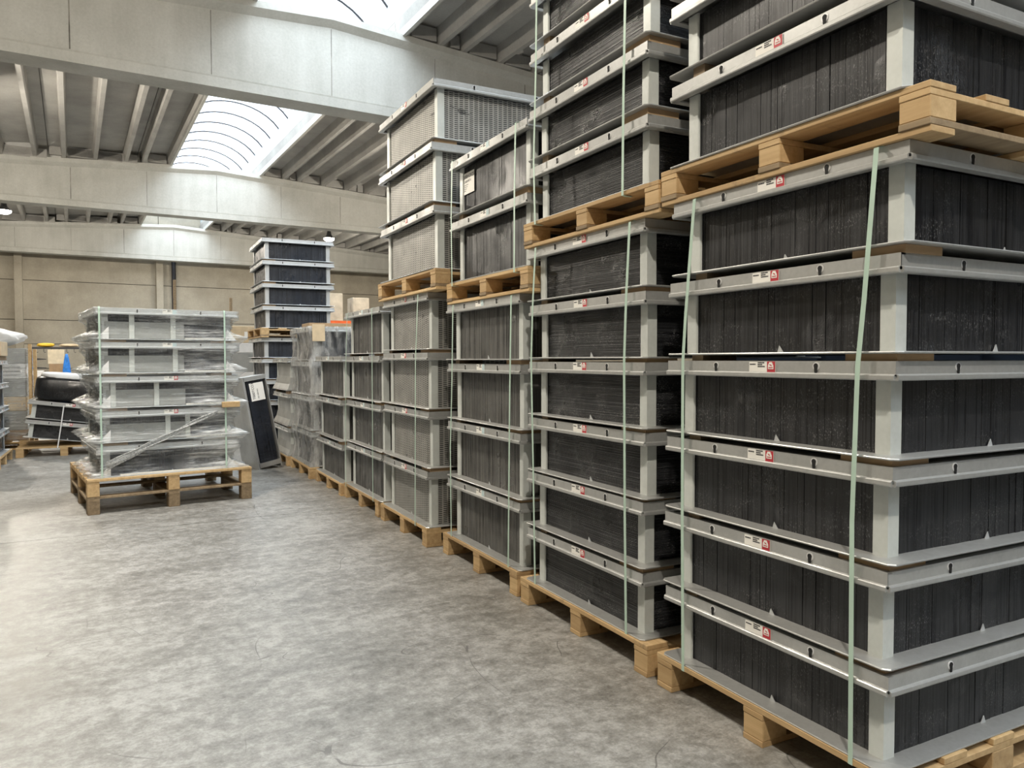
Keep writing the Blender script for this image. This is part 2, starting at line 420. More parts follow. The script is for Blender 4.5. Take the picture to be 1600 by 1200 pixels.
# short gable strip above the last beam
# ------------------------------------------------------------------ ceiling of ribbed roof panels
ceiling = struct(ob('ceiling', None, None, (0, 0, 0), (0, 0, PHI)), 'ribbed concrete roof panels between the beams', 'ceiling')
RIBH = 0.30
def panel(x0, x1, ribs, y0, y1):
    rings = []
    for y in (y0, y1):
        rings.append([(x0, y, ztop(x0)+RIBH), (x1, y, ztop(x1)+RIBH), (x1, y, ztop(x1)+RIBH+.05), (x0, y, ztop(x0)+RIBH+.05)])
    p = ob('roof_panel', MB().loft(rings).mesh('roof_panel', CONC_ROOF), ceiling)
    for r in ribs:
        pr = []
        for y in (y0, y1):
            z = ztop(r)
            pr.append([(r-.045, y, z), (r+.045, y, z), (r+.085, y, z+RIBH+.01), (r-.085, y, z+RIBH+.01)])
        ob('rib', MB().loft(pr).mesh('rib', CONC_ROOF), p)
    for a, b in zip([x0+.02]+[r+.1 for r in ribs], [r-.1 for r in ribs]+[x1-.02]):
        if b-a > .15:
            ob('end_diaphragm', MB().box(a, b, y1-.32, y1-.24, ztop((a+b)/2)+.02, ztop((a+b)/2)+RIBH-.05).mesh('end_diaphragm', CONC_ROOF), p)
spans = [(BEAMS[i]+.26, BEAMS[i+1]+.24) for i in range(4)] + [(BEAMS[4]+.26, HY1+.1), (HY0, BEAMS[0]+.24)]
for y0, y1 in spans:
    x = 1.733
    panel(x+.008, SK0, [x+.148, SK0-.06], y0, y1)
    while x > HX0:
        panel(max(HX0, x-2.197)+.008, x-.008, [x-.31, x-1.073, x-1.83], y0, y1); x -= 2.197
    x = 2*RIDGE-1.733
    panel(SK1, x-.008, [SK1+.06, x-.148], y0, y1)
    while x < HX1:
        panel(x+.008, x+2.197-.008, [x+.31, x+1.073, x+1.83], y0, y1); x += 2.197
for s, (xa, xb) in enumerate(((HX0-.2, SK0-.02), (SK1+.02, HX1+.6))):
    rings = [[(xa, y, ztop(xa)+RIBH+.06), (xb, y, ztop(xb)+RIBH+.06), (xb, y, ztop(xb)+RIBH+.16), (xa, y, ztop(xa)+RIBH+.16)] for y in (HY0-.2, HY1+.3)]
    ob('roof_cover', MB().loft(rings).mesh('roof_cover', CONC_ROOF), ceiling)
m_, nt_, b_s = mat('dirty_polycarbonate'); SKIRT = m_
_t = N(nt_, 'ShaderNodeBsdfTranslucent'); _t.inputs[0].default_value = (.75, .82, .84, 1); _d = N(nt_, 'ShaderNodeBsdfDiffuse'); _d.inputs[0].default_value = (.62, .68, .70, 1)
_x = N(nt_, 'ShaderNodeMixShader'); L(nt_, ramp(nt_, noise(nt_, coords(nt_, offset=False), 5, 5), [(.35, (.2,)*3), (.7, (.45,)*3)]).outputs[0], _x.inputs[0])
L(nt_, _d.outputs[0], _x.inputs[1]); L(nt_, _t.outputs[0], _x.inputs[2]); L(nt_, _x.outputs[0], nt_.nodes['Material Output'].inputs[0])
# ------------------------------------------------------------------ skylight: one barrel vault along the ridge
sky = struct(ob('window_1', None, None, (0, 0, 0), (0, 0, PHI)), 'long barrel-vaulted translucent skylight along the roof ridge', 'skylight')
zc = ztop(SK0)+RIBH+.02
for s, x in ((-1, SK0), (1, SK1)):
    ob('curb', MB().box(min(x, x-s*-.06), max(x, x-s*-.06), HY0, HY1, zc-.35, zc+.12).mesh('curb', CONC), sky)
    ob('vault_skirt', MB().box(x-s*-.02-.006, x-s*-.02+.006, HY0, HY1, zc+.12, zc+.46).mesh('vault_skirt', SKIRT), sky)
ARC = []
hw = (SK1-SK0)/2+.02
for i in range(13):
    t = -1+2*i/12; ang = t*R(62)
    ARC.append((RIDGE+hw*math.sin(ang)/math.sin(R(62)), zc+.45+.55*(math.cos(ang)-math.cos(R(62)))/(1-math.cos(R(62)))))
ys = []
y = HY0
while y < HY1: ys.append(y); y += 1.05
for y in ys:
    rings = [[(x, yy, z) for x, z in ARC] for yy in (y+.01, min(HY1, y+1.04))]
    ob('vault_pane', MB().loft(rings, closed=False, caps=False).mesh('vault_pane', VAULT, True), sky)
    ob('glazing_bar', tube([(x, y, z-.012) for x, z in ARC], 0.024, 5).mesh('glazing_bar', DARK_METAL), sky)
for yy in (HY0, HY1):
    ob('vault_end', MB().prism([(x, z) for x, z in ARC], 1, yy-.02, yy+.02).mesh('vault_end', CONC_ROOF), sky)

# ------------------------------------------------------------------ high-bay lamps
def lamp(hx, hy, z, label):
    p = hall(hx, hy, z)
    t = thing('high_bay_lamp', label, 'lamp', p, 0, 'high-bay lamps under the roof')
    def ring(r, zz): return [(r*math.cos(i*math.pi/10), r*math.sin(i*math.pi/10), zz) for i in range(20)]
    ob('housing', MB().loft([ring(.06, .30), ring(.08, .22), ring(.10, .12), ring(.22, .0), ring(.205, .0), ring(.09, .10)]).mesh('housing', DARK_METAL, True), t)
    ob('lens', MB().loft([ring(.2, .008), ring(.2, -.03), ring(.16, -.075), ring(.08, -.10)]).mesh('lens', LENS), t)
    zt = ztop(hx)+RIBH-z
    ob('suspension_rod', MB().box(-.008, .008, -.008, .008, .28, zt).mesh('suspension_rod', DARK_METAL), t)
    ld = bpy.data.lights.new('lamp_light', 'POINT'); ld.energy = LAMP_POWER*(0.72 if hy < 10 else 0.8); ld.color = LAMP_COL; ld.shadow_soft_size = .10
    lo = bpy.data.objects.new('lamp_light', ld); C.objects.link(lo); lo.parent = t; lo.location = (0, 0, -.13)
for hx, hy, lb in ((-0.35, -1.2, 'high-bay lamp over the aisle behind the viewer'), (-0.35, 6.2, 'high-bay lamp over the aisle, lighting the near stacks'),
                   (-1.75, 17.5, 'high-bay lamp over the aisle between the first two beams'), (-1.75, 28.3, 'lit high-bay lamp at the left edge under the far beam'),
                   (8.6, 28.6, 'lit high-bay lamp under the far roof above the white-framed stack'),
                   (8.6, 17.5, 'high-bay lamp beyond the row between the first two beams')):
    lamp(hx, hy, 6.05, lb)

# ================================================================== pallets
_cache = {}
def cached(key, fn):
    if key not in _cache: _cache[key] = fn()
    return _cache[key]
def pallet(cx, cy, z, W, Ly, label, rz=0.0, h=0.144, wood=WOOD, base='x', nb=3, group='wooden pallets'):
    """W along local x (depth of the row), Ly along local y; deck boards run along y"""
    t = thing('wooden_pallet', label, 'pallet', (cx, cy, z), rz, group)
    d = 0.022*h/0.144; blk = h-3*d
    lo = d
    if base == 'y': d = 0.020*h/0.144; blk = h-4*d; lo = 2*d
    nd = 5; bw = 0.118
    for i in range(nd):
        x = -W/2+bw/2+(W-bw)*i/(nd-1)
        ob('deck_board', cached(('db', Ly, d, wood.name), lambda: boxm('deck_board', bw, Ly, d, wood, 0.002)), t, (x, 0, h-d))
    for k in range(3):
        y = (-Ly/2+.05, 0, Ly/2-.05)[k]
        ob('stringer_board', cached(('sb', W, d, wood.name), lambda: boxm('stringer_board', W, .098, d, wood, 0.002)), t, (0, y, h-2*d-.0005))
        for x in (-W/2+.062, 0, W/2-.062):
            ob('block', cached(('bk', blk, wood.name), lambda: boxm('block', .12, .098, blk, wood, 0.003)), t, (x, y, lo))
        if base == 'y':
            ob('runner', cached(('ruo', W, d), lambda: boxm('runner', W, .10, d, WOOD_OLD, 0.002)), t, (0, y, d))
        if base == 'x':
            ob('runner', cached(('ru', W, d, wood.name), lambda: boxm('runner', W, .096, d, wood, 0.002)), t, (0, y, 0))
    if base == 'y':
        for x in (-W/2+.06, 0, W/2-.06):
            ob('runner', cached(('ruy', Ly, d, wood.name), lambda: boxm('runner', .11, Ly, d, wood, 0.002)), t, (x, 0, 0))
    return t

# ================================================================== heat exchangers in steel frames
def core_mesh(Lx, Ly, z0, z1, horiz, m, seed):
    random.seed(seed)
    b = MB()
    if horiz:
        z = z0; rings = []
        while z < z1-.004:
            t = random.choice((.006, .007, .009, .012)); zz = min(z1, z+t)
            o = random.uniform(0, .0015)
            for q, i in ((z, o), (zz-.0018, o), (zz-.0016, .005), (zz, .005)):
                rings.append([(-Lx/2+i, -Ly/2+i, q), (Lx/2-i, -Ly/2+i, q), (Lx/2-i, Ly/2-i, q), (-Lx/2+i, Ly/2-i, q)])
            z = zz
        b.loft(rings)
    else:
        out = []
        def side(p, q, nrm):
            p, q, nrm = Vector(p), Vector(q), Vector(nrm); ln = (q-p).length; d = (q-p)/ln; s = 0
            while s < ln-.012:
                t = min(ln-s, random.choice((.010, .014, .02, .03) if m is CORE_G else (.012, .02, .03, .045, .06, .09)))
                o = random.uniform(0, .002); g = random.choice((.0012, .0015, .0028))
                for a, e in ((s, o), (s+t-g, o), (s+t-g+.0003, .006), (s+t-.0003, .006)):
                    v = p+d*a+nrm*e; out.append((v.x, v.y))
                s += t
        x, y = Lx/2, Ly/2
        side((-x, -y), (x, -y), (0, 1)); side((x, -y), (x, y), (-1, 0)); side((x, y), (-x, y), (0, -1)); side((-x, y), (-x, -y), (1, 0))
        out2 = [(max(-x, min(x, px)), max(-y, min(y, py))) for px, py in out]
        b.loft([[(px, py, z) for px, py in out2] for z in (z0, z1)])
    return b.mesh('core', m)
RAIL = 0.057
def keyhole_mesh():
    b = MB(); pts = [(.0085*math.cos(a*math.pi/5), .0085*math.sin(a*math.pi/5)+.006) for a in range(-1, 7)]
    pts = [(.0045, -.018)] + [p for p in pts] + [(-.0045, -.018)]
    b.prism(pts, 0, -.0012, .0012); return b.mesh('keyhole', HOLE)
KEY = keyhole_mesh()
WASHER = flat('bright_zinc', (0.80, 0.80, 0.80), 0.35, 0.3)
def ring_mesh():
    b = MB(); n = 12; rings = []
    for x in (-.001, .001):
        rings.append([(x, .014*math.cos(i*2*math.pi/n), .014*math.sin(i*2*math.pi/n)+.004) for i in range(n)])
    b.loft(rings); return b.mesh('washer', WASHER)
RINGM = ring_mesh()
def sticker(parent, loc, rz=0.0, kind='red'):
    """white sticker on a -x facing rail; x is the outward axis"""
    s = ob('sticker', cached('stk', lambda: MB().box(-.001, .001, -.062, .062, -.018, .018).mesh('sticker', PAPER)), parent, loc, (0, 0, rz))
    s['label'] = 'white maker sticker with red emblem' if kind == 'red' else 'white maker sticker with pale emblem'
    e = ob('emblem', cached('emb'+kind, lambda: MB().box(-.0018, -.0008, -.062, -.025, -.0205, .0195).mesh('emblem', RED if kind == 'red' else flat('pale_print', (.55, .68, .70)))), s)
    if kind == 'red':
        ob('emblem_figure', cached('emf', lambda: MB().prism([(-.055, -.008), (-.030, -.008), (-.030, .006), (-.036, .017), (-.048, .017), (-.055, .004)], 0, -.0024, -.0017).mesh('emblem_figure', PAPER)), s)
        def fig():
            b = MB(); b.prism([(-.052, -.004), (-.034, -.004), (-.034, -.001), (-.052, -.001)], 0, -.003, -.0023)
            b.prism([(-.048, .002), (-.039, .006), (-.037, .010), (-.046, .007)], 0, -.003, -.0023); return b.mesh('emblem_mark', RED)
        ob('emblem_mark', cached('emk', fig), s)
    def lines():
        b = MB()
        for y0, y1, z in ((.058, .030, .009), (.020, -.012, .015), (.020, -.002, .008), (.020, -.014, .001)):
            y = y0
            while y > y1:      # blurred small print: rows of short strokes
                w = random.choice((.003, .0045, .006)); b.box(-.0016, -.0008, max(y1, y-w), y, z-.0022, z+.0022); y -= w+.0012
        return b.mesh('small_print', INK)
    ob('small_print', cached('spr', lines), s)
    return s

def exchanger(cx, cy, z, Ly, W, H, label, core='V', rz=0.0, group=None, flare=False, steel=None, seed=1, stick='red', tilt=0.0, deep=False, stickers=True, skip_front=False):
    st = steel or STEEL
    t = thing('heat_exchanger', label, 'heat exchanger', (cx, cy, z), rz, group)
    if tilt: t.rotation_euler = (0, tilt, rz)
    lw = .05                                     # posts stand this far inside the lid
    cm = {'V': CORE_V, 'H': CORE_H, 'G': CORE_G, 'B': CORE_B, 'P': CORE_P}[core]
    key = (Ly, W, H, core, seed % 3)
    ci = lw+.012
    if core == 'P':
        ob('core', cached(('core',)+key, lambda: MB().box(-W/2+ci, W/2-ci, -Ly/2+ci, Ly/2-ci, .006, H-.05).mesh('core', cm)), t)
    else:
        ob('core', cached(('core',)+key, lambda: core_mesh(W-2*ci, Ly-2*ci, .006, H-.05, core == 'H', cm, seed % 3 + 5)), t)
    ps = .056
    def post():
        b = MB(); poly = [(0, 0), (ps-.004, 0), (ps, .004), (ps, .010), (.010, .010), (.010, ps), (.004, ps), (0, ps-.004)]
        b.prism(poly, 2, .0, H-RAIL+.004); return b.mesh('corner_post', STEEL_POST if not steel else steel)
    pm = cached(('post', H, st.name), post)
    for sx, sy, a in ((-1, -1, 0), (1, -1, 90), (1, 1, 180), (-1, 1, 270)):
        ob('corner_post', pm, t, (sx*(W/2-lw), sy*(Ly/2-lw), .006), (0, 0, R(a)))
    def rail(n):
        b = MB()
        # folded channel: web, small top return and a rolled lip at the foot
        prof = [(0, H), (.022, H), (.022, H-.006), (.004, H-.006), (.004, H-.038), (-.004, H-.043), (-.004, H-.050), (.022, H-.054), (.022, H-RAIL-.002), (-.008, H-RAIL-.002), (-.010, H-RAIL+.002), (-.010, H-.044), (-.007, H-.041), (0, H-.039)]
        b.prism([(x, z_) for x, z_ in prof], 1, -n/2, n/2); return b.mesh('lid_rail', st)
    ry, rx = cached(('rail', Ly, H, st.name), lambda: rail(Ly)), cached(('rail', W, H, st.name), lambda: rail(W-.002))
    fr = ob('lid_rail', ry, t, (-W/2, 0, 0)); ob('lid_rail', ry, t, (W/2, 0, 0), (0, 0, math.pi))
    sr = ob('lid_rail', rx, t, (0, -Ly/2, 0), (0, 0, R(90))); ob('lid_rail', rx, t, (0, Ly/2, 0), (0, 0, R(-90)))
    ob('lid_sheet', cached(('lid', Ly, W, H), lambda: MB().box(-W/2+.024, W/2-.024, -Ly/2+.024, Ly/2-.024, H-.012, H-.006).mesh('lid_sheet', STEEL)), t)
    def tray():
        b = MB(); o = .011; rings = []
        for i, q in ((.035, 0), (-o, .0), (-o-.002, .004), (-o, .007), (.03, .008)):
            x, y, c = W/2-i, Ly/2-i, .018
            rings.append([(-x+c, -y, q), (x-c, -y, q), (x, -y+c, q), (x, y-c, q), (x-c, y, q), (-x+c, y, q), (-x, y-c, q), (-x, -y+c, q)])
        b.loft(rings); return b.mesh('base_tray', st)
    tr = ob('base_tray', cached(('tray', Ly, W, st.name), tray), t)
    def clip():
        b = MB(); b.prism([(-.014, 0), (.014, 0), (.002, .026)], 0, -.0015, .0015); return b.mesh('fixing_tab', STEEL_PALE_LIT)
    cl = cached('clip', clip)
    ob('fixing_tab', cl, tr, (-W/2+ci-.006, -.02, .006), (0, R(-10), 0)); ob('fixing_tab', cl, tr, (.03, -Ly/2+ci-.006, .006), (R(8), 0, R(90)))
    for s in (-1, 1):
        for rr_, w in ((fr, Ly), (sr, W)):
            k = ob('keyhole', KEY, rr_, (-.0022, s*.225*w, H-.022)); ob('washer', RINGM, rr_, (-.0006, s*.225*w, H-.022))
    if stickers: sticker(t, (-W/2-.0015, 0, H-.0215), 0, stick)
    if flare:
        def skirt():
            b = MB(); rings = []
            for zz, i in ((H-.07, ci-.004), (H*.45, ci-.008), (H*.2, .03), (.012, -.004)):
                x, y = W/2-i, Ly/2-i; rings.append([(-x, -y, zz), (x, -y, zz), (x, y, zz), (-x, y, zz)])
            b.loft(rings, caps=False); return b.mesh('flared_skirt', SHEET)
        ob('flared_skirt', cached(('skirt', Ly, W, H), skirt), t)
    return t

ORD = ['lowest', 'second from bottom', 'third from bottom', 'fourth from bottom', 'fifth from bottom', 'topmost']
def spacers(cx, cy, z, Ly, W, th, where):
    for i, (x0, x1, y0, y1, wh) in enumerate(((-W/2+.016, -W/2+.19, -Ly/2+.016, -Ly/2+.2, 'near'), (-W/2+.012, -W/2+.19, Ly/2-.19, Ly/2-.125, 'far'))):
        o = ob('wooden_spacer', MB().box(-(x1-x0)/2, (x1-x0)/2, -(y1-y0)/2, (y1-y0)/2, 0, th).mesh('wooden_spacer', CARD if wh == 'near' else WOOD_OLD), None,
               (cx+(x0+x1)/2, cy+(y0+y1)/2, z))
        tag(o, f'{wh} brown spacer under {where}', 'spacer', 'wooden spacers between stacked exchangers')
def stack(xf, y0, y1, W, zb, tops, H, where, desc, core, base_z, low=True, seed=0, stick='red', jit=(), steel=None, flare=False, noun='row stack'):
    """one column of exchangers; xf = x of the front rails, tops = heights of the lid tops"""
    Ly = round(y1-y0, 3); cy = (y0+y1)/2; z = base_z
    n = len(tops)
    for i, zt in enumerate(tops):
        h = min(H, zt-z) if i == 0 else H
        h = round(zt-z, 3) if i == 0 else round(H, 3)
        gap = zt-h-z
        random.seed(seed*31+i)
        dx, dy = random.uniform(-.006, .006), random.uniform(-.010, .010)
        if i < len(jit): dy = jit[i]
        o_ = 'topmost' if i == n-1 else ORD[i]
        if i > 0: spacers(xf+W/2+dx, cy+dy, z, Ly, W, max(.004, gap-.0005), f'{o_} unit, {where}')
        exchanger(xf+W/2+dx, cy+dy, zt-h, Ly, W, h, f'{desc}, {o_} unit, {where}', core, R(random.uniform(-.25, .25)),
                  f'exchangers of the {where}', flare, steel, seed+i, stick)
        z = zt
    return z
def strap(x, pts, label, w=.017, top=None):
    """flat plastic strap: pts = (y, z) down the front; folds over the top lid and under the pallet deck"""
    b = MB(); rings = []
    path = [(x+.07, pts[0][0], top or pts[0][1]), (x+.02, pts[0][0], top or pts[0][1])] + [(x, y, z) for y, z in pts] + [(x+.02, pts[-1][0], pts[-1][1]-.002), (x+.05, pts[-1][0], pts[-1][1]-.002)]
    for i, (px, py, pz) in enumerate(path):
        if i in (0, 1) or i >= len(path)-2: n = (0, 0, .0006)
        else: n = (.0006, 0, 0)
        rings.append([(px-n[0], py-w/2, pz-n[2]), (px-n[0], py+w/2, pz-n[2]), (px+n[0], py+w/2, pz+n[2]), (px+n[0], py-w/2, pz+n[2])])
    b.loft(rings)
    return tag(ob('packing_strap', b.mesh('packing_strap', STRAP)), label, 'strap', 'packing straps around the stacks')

WR = 1.10
GAP = .0
# ---- stack 1: nearest, right edge
pallet(2.03+.58, 2.015, 0, 1.16, 1.12, 'pine pallet on the floor under the nearest stack at right')
stack(2.050, 1.477, 2.534, WR, 0, [.444, .763, 1.084, 1.405, 1.728, 2.054], .300, 'lower nearest stack at right', 'black exchanger in galvanised frame', 'V', .144, seed=1,
      jit=(.0, .008, .004, .0, -.012, -.035))
pallet(2.03+.58, 1.965, 2.056, 1.16, 1.20, 'pine pallet resting on the nearest lower stack at right', base='y')
stack(2.035, 1.44, 2.50, WR, 0, [2.535, 2.857, 3.18], .284, 'upper nearest stack at right', 'black exchanger in galvanised frame', 'V', 2.2, seed=11)
strap(2.030, [(2.352, 2.050), (2.40, 1.6), (2.416, 1.4), (2.414, .75), (2.404, .122)], 'pale green strap at far end of the lower nearest stack', top=2.0555)
strap(2.030, [(1.535, 2.050), (1.57, 1.6), (1.59, 1.39), (1.603, .9), (1.597, .122)], 'pale green strap at near end of the lower nearest stack', top=2.0555)
# ---- stack 2
pallet(2.03+.58, 3.243, 0, 1.16, 1.20, 'pine pallet on the floor under the second stack from right')
stack(2.055, 2.704, 3.782, WR, 0, [.446, .768, 1.080, 1.397, 1.715, 2.036], .300, 'lower second stack from right', 'black level-plated exchanger in galvanised frame', 'H', .144, seed=21)
pallet(2.03+.58, 3.19, 2.038, 1.16, 1.22, 'pine pallet resting on the second lower stack from right', base='y', h=.138)
stack(2.050, 2.68, 3.752, WR, 0, [2.485, 2.800, 3.118, 3.436], .280, 'upper second stack from right', 'black level-plated exchanger in galvanised frame', 'H', 2.176, seed=31)
strap(2.034, [(3.666, 2.03), (3.70, 1.7), (3.716, 1.4), (3.69, .7), (3.672, .122)], 'pale green strap at far end of the lower second stack', top=2.0375)
strap(2.034, [(2.79, 2.03), (2.815, 1.7), (2.829, 1.4), (2.82, .7), (2.807, .122)], 'pale green strap at near end of the lower second stack', top=2.0375)
strap(2.022, [(3.63, 3.43), (3.64, 3.0), (3.665, 2.5), (3.65, 2.155)], 'pale green strap at far end of the upper second stack', top=3.4375)
strap(2.022, [(2.80, 3.43), (2.815, 3.0), (2.825, 2.6), (2.83, 2.155)], 'pale green strap at near end of the upper second stack', top=3.4375)
# ---- stack 3
pallet(2.045+.58, 4.50, 0, 1.16, 1.17, 'pine pallet on the floor under the third stack from right', h=.150)
stack(2.070, 3.921, 5.033, WR, 0, [.556, .968, 1.381, 1.798], .392, 'lower third stack from right', 'dark grey exchanger in galvanised frame', 'G', .150, seed=41, stick='pale')
pallet(2.045+.58, 4.385, 1.80, 1.16, 1.22, 'pine pallet resting on the third lower stack from right', base='y')
stack(2.055, 3.80, 4.93, WR, 0, [2.365, 2.785], .385, 'upper third stack from right', 'black exchanger in galvanised frame', 'V', 1.944, seed=51, stick='pale')
strap(2.048, [(4.883, 1.79), (4.91, 1.2), (4.941, .78), (4.93, .126)], 'pale green strap at far end of the lower third stack', top=1.7995)
strap(2.048, [(3.99, 1.79), (4.01, 1.2), (4.026, .5), (4.036, .126)], 'pale green strap at near end of the lower third stack', top=1.7995)
strap(2.032, [(4.85, 2.78), (4.87, 2.4), (4.86, 1.92)], 'pale green strap at far end of the upper third stack', top=2.7865)
strap(2.032, [(3.90, 2.78), (3.915, 2.4), (3.92, 1.92)], 'pale green strap at near end of the upper third stack', top=2.7865)
# ---- stack 4: slotted aluminium cores
pallet(1.985+.58, 5.83, 0, 1.16, 1.14, 'pine pallet on the floor under the slotted fourth stack')
stack(2.000, 5.26, 6.335, WR, 0, [.566, 1.019, 1.462, 1.910], .425, 'lower fourth stack from right', 'slotted grey exchanger in galvanised frame', 'P', .144, seed=61)
pallet(1.97+.62, 5.70, 1.912, 1.24, 1.36, 'pine pallet resting on the slotted fourth lower stack', base='y', h=.15)
stack(1.975, 5.06, 6.31, 1.16, 0, [2.515, 2.965, 3.412], .425, 'upper fourth stack from right', 'slotted grey exchanger in galvanised frame', 'P', 2.062, seed=71)
strap(1.978, [(5.40, 1.90), (5.46, 1.4), (5.475, .8), (5.49, .122)], 'pale green strap down the lower slotted fourth stack', top=1.9115)
# ---- stack 5
pallet(1.985+.58, 7.06, 0, 1.16, 1.18, 'pine pallet on the floor under the fifth stack from right')
stack(2.000, 6.43, 7.583, WR, 0, [.568, 1.002, 1.442, 1.877], .415, 'fifth stack from right', 'dark grey exchanger in galvanised frame', 'G', .144, seed=81, stick='pale')
strap(1.978, [(6.60, 1.87), (6.60, 1.0), (6.605, .122)], 'pale green strap at near end of the fifth stack', top=1.8785)
strap(1.978, [(7.44, 1.87), (7.50, 1.4), (7.548, .6), (7.55, .122)], 'pale green strap at far end of the fifth stack', top=1.8785)
# ---- stack 6
pallet(1.955+.58, 8.24, 0, 1.16, 1.16, 'pine pallet on the floor under the sixth stack from right', h=.13)
stack(1.973, 7.68, 8.83, WR, 0, [.526, .990, 1.444], .430, 'sixth stack from right', 'dark grey exchanger in galvanised frame', 'G', .13, seed=91, stick='pale')
# ---- stack 7: wrapped in film
pallet(1.91+.6, 9.50, 0, 1.20, 1.16, 'pine pallet on the floor under the film-wrapped row stack', h=.13)
stack(1.945, 8.98, 10.07, WR, 0, [.545, .965, 1.385, 1.80], .40, 'film-wrapped seventh stack', 'pale framed exchanger under dull film', 'B', .13, seed=101, stick='pale', steel=STEEL_PALE_LIT)
# ---- stack 8: exchangers with flared skirts
pallet(1.88+.6, 10.70, 0, 1.20, 1.10, 'pine pallet on the floor under the flared eighth stack', h=.13)
stack(1.900, 10.17, 11.24, WR, 0, [.50, .955, 1.425], .43, 'eighth stack with flared skirts', 'grey flared exchanger in galvanised frame', 'G', .13, seed=111, flare=True, stick='pale')
# ---- stack 9: tall white-framed stack
pallet(1.82+.53, 12.23, 0, 1.12, 1.30, 'pine pallet on the floor under the tall white-framed stack')
stack(1.800, 11.60, 12.85, 1.06, 0, [.470, .785, 1.10, 1.418, 1.735], .298, 'lower tall white-framed stack', 'grey exchanger in pale frame', 'B', .144, seed=121, steel=STEEL_PALE_LIT, stick='pale')
pallet(1.78+.57, 12.2, 1.737, 1.14, 1.34, 'pine pallet between the halves of the tall white-framed stack', base='y')
stack(1.822, 11.60, 12.85, 1.06, 0, [2.204, 2.540, 2.880, 3.212], .312, 'upper tall white-framed stack', 'blue-black exchanger in pale frame', 'B', 1.881, seed=131, steel=STEEL_PALE_LIT, stick='pale')

# ================================================================== small things on the row
def text_mesh(body, size, m, name):
    cu = bpy.data.curves.new(name, 'FONT'); cu.body = body; cu.size = size; cu.align_x = 'LEFT'; cu.extrude = .0003
    o = bpy.data.objects.new(name, cu); C.objects.link(o)
    dg = bpy.context.evaluated_depsgraph_get(); me = bpy.data.meshes.new_from_object(o.evaluated_get(dg))
    bpy.data.objects.remove(o); me.materials.clear(); me.materials.append(m); return me
def delivery_label(loc, rot, w, h, label, code):
    t = tag(ob('paper_label', MB().box(0, w, 0, h, -.0005, .0005).mesh('paper_label', PAPER), None, loc, rot), label, 'label', 'printed paper labels')
    ob('print_line', text_mesh(code[0], h*.24, INK, 'print_line'), t, (w*.06, h*.74, .0009))
    ob('print_line', text_mesh(code[1], h*.17, INK, 'print_line'), t, (w*.06, h*.54, .0009))
    b = MB()
    for k in range(4): b.box(w*.06, w*(.55-.06*k), h*(.42-.09*k), h*(.455-.09*k), .0005, .0011)
    ob('small_print', b.mesh('small_print', GREY_INK), t)
    return t
# on the upper black exchanger of the third stack: faces -x
delivery_label((2.055+.052, 4.86, 2.545), (R(90), 0, R(-90)), .215, .145, 'white printed label on upper third stack', ('T2000HOR25', '075.160HW7-1'))

# ---- carton lying on stack 7, flap of card and the dull film around it
tag(ob('flat_carton', boxm('flat_carton', .62, .42, .06, CARD, .004), None, (2.32, 9.55, 1.8008)), 'flat brown carton lying on the film-wrapped row stack', 'carton')
tag(ob('card_sheet', boxm('card_sheet', .15, .012, .20, CARD_PALE, .002), None, (2.035, 8.935, 1.625), (R(-2), 0, R(3))), 'pale cardboard sheet hanging at corner of the film-wrapped row stack', 'cardboard')
def wrap(x0, x1, y0, y1, z0, z1, bands, m, name, waist=.04, nz=46, amp=.006, over=.12, flare=0.0):
    random.seed(3)
    b = MB(); rings = []; n = 26
    per = [(x0+(x1-x0)*i/n, y0, 'f') for i in range(n)] + [(x1, y0+(y1-y0)*i/n, 's') for i in range(n)] + [(x1-(x1-x0)*i/n, y1, 'f') for i in range(n)] + [(x0, y1-(y1-y0)*i/n, 's') for i in range(n)]
    cx, cy = (x0+x1)/2, (y0+y1)/2
    ph = [random.uniform(0, 6.28) for _ in range(8)]
    for k in range(nz+1):
        z = z0+(z1-z0)*k/nz; f = 0
        for a, c in bands:
            if a <= z <= c: f = math.sin(math.pi*(z-a)/(c-a))**.8
        g = max([0]+[1-abs(z-a)/.07 for a, c in bands if abs(z-a) < .07])
        ring = []
        for j, (x, y, s) in enumerate(per):
            w = f*waist*(1+.3*math.sin(j*.9+ph[0]+k*.5)) + amp*math.sin(j*2.3+ph[1])*f + amp*.5*math.sin(k*1.7+j*.6+ph[2])*f
            if s == 's': w = w*1.5 - g*flare*(1+.25*math.sin(j*1.1))
            else: w -= g*flare*.25
            ax, ay = (x-cx)/((x1-x0)/2), (y-cy)/((y1-y0)/2)
            ring.append((x-w*ax if abs(ax) > .999 else x-.4*w*ax*abs(ax), y-w*ay if abs(ay) > .999 else y-.4*w*ay*abs(ay), z))
        rings.append(ring)
    rings.append([(cx+(x-cx)*(1-over/(x1-x0)*2), cy+(y-cy)*(1-over/(y1-y0)*2), z1+.004) for x, y, s in per])
    b.loft(rings, caps=False); me = b.mesh(name, m, True); return me
tag(ob('stretch_film', wrap(1.925, 3.065, 8.955, 10.095, .135, 1.805, [(.16, .47), (.56, .89), (.98, 1.31), (1.40, 1.72)], FILM_DULL, 'stretch_film', .02)),
    'dull clear film wrapped around the seventh row stack', 'film')

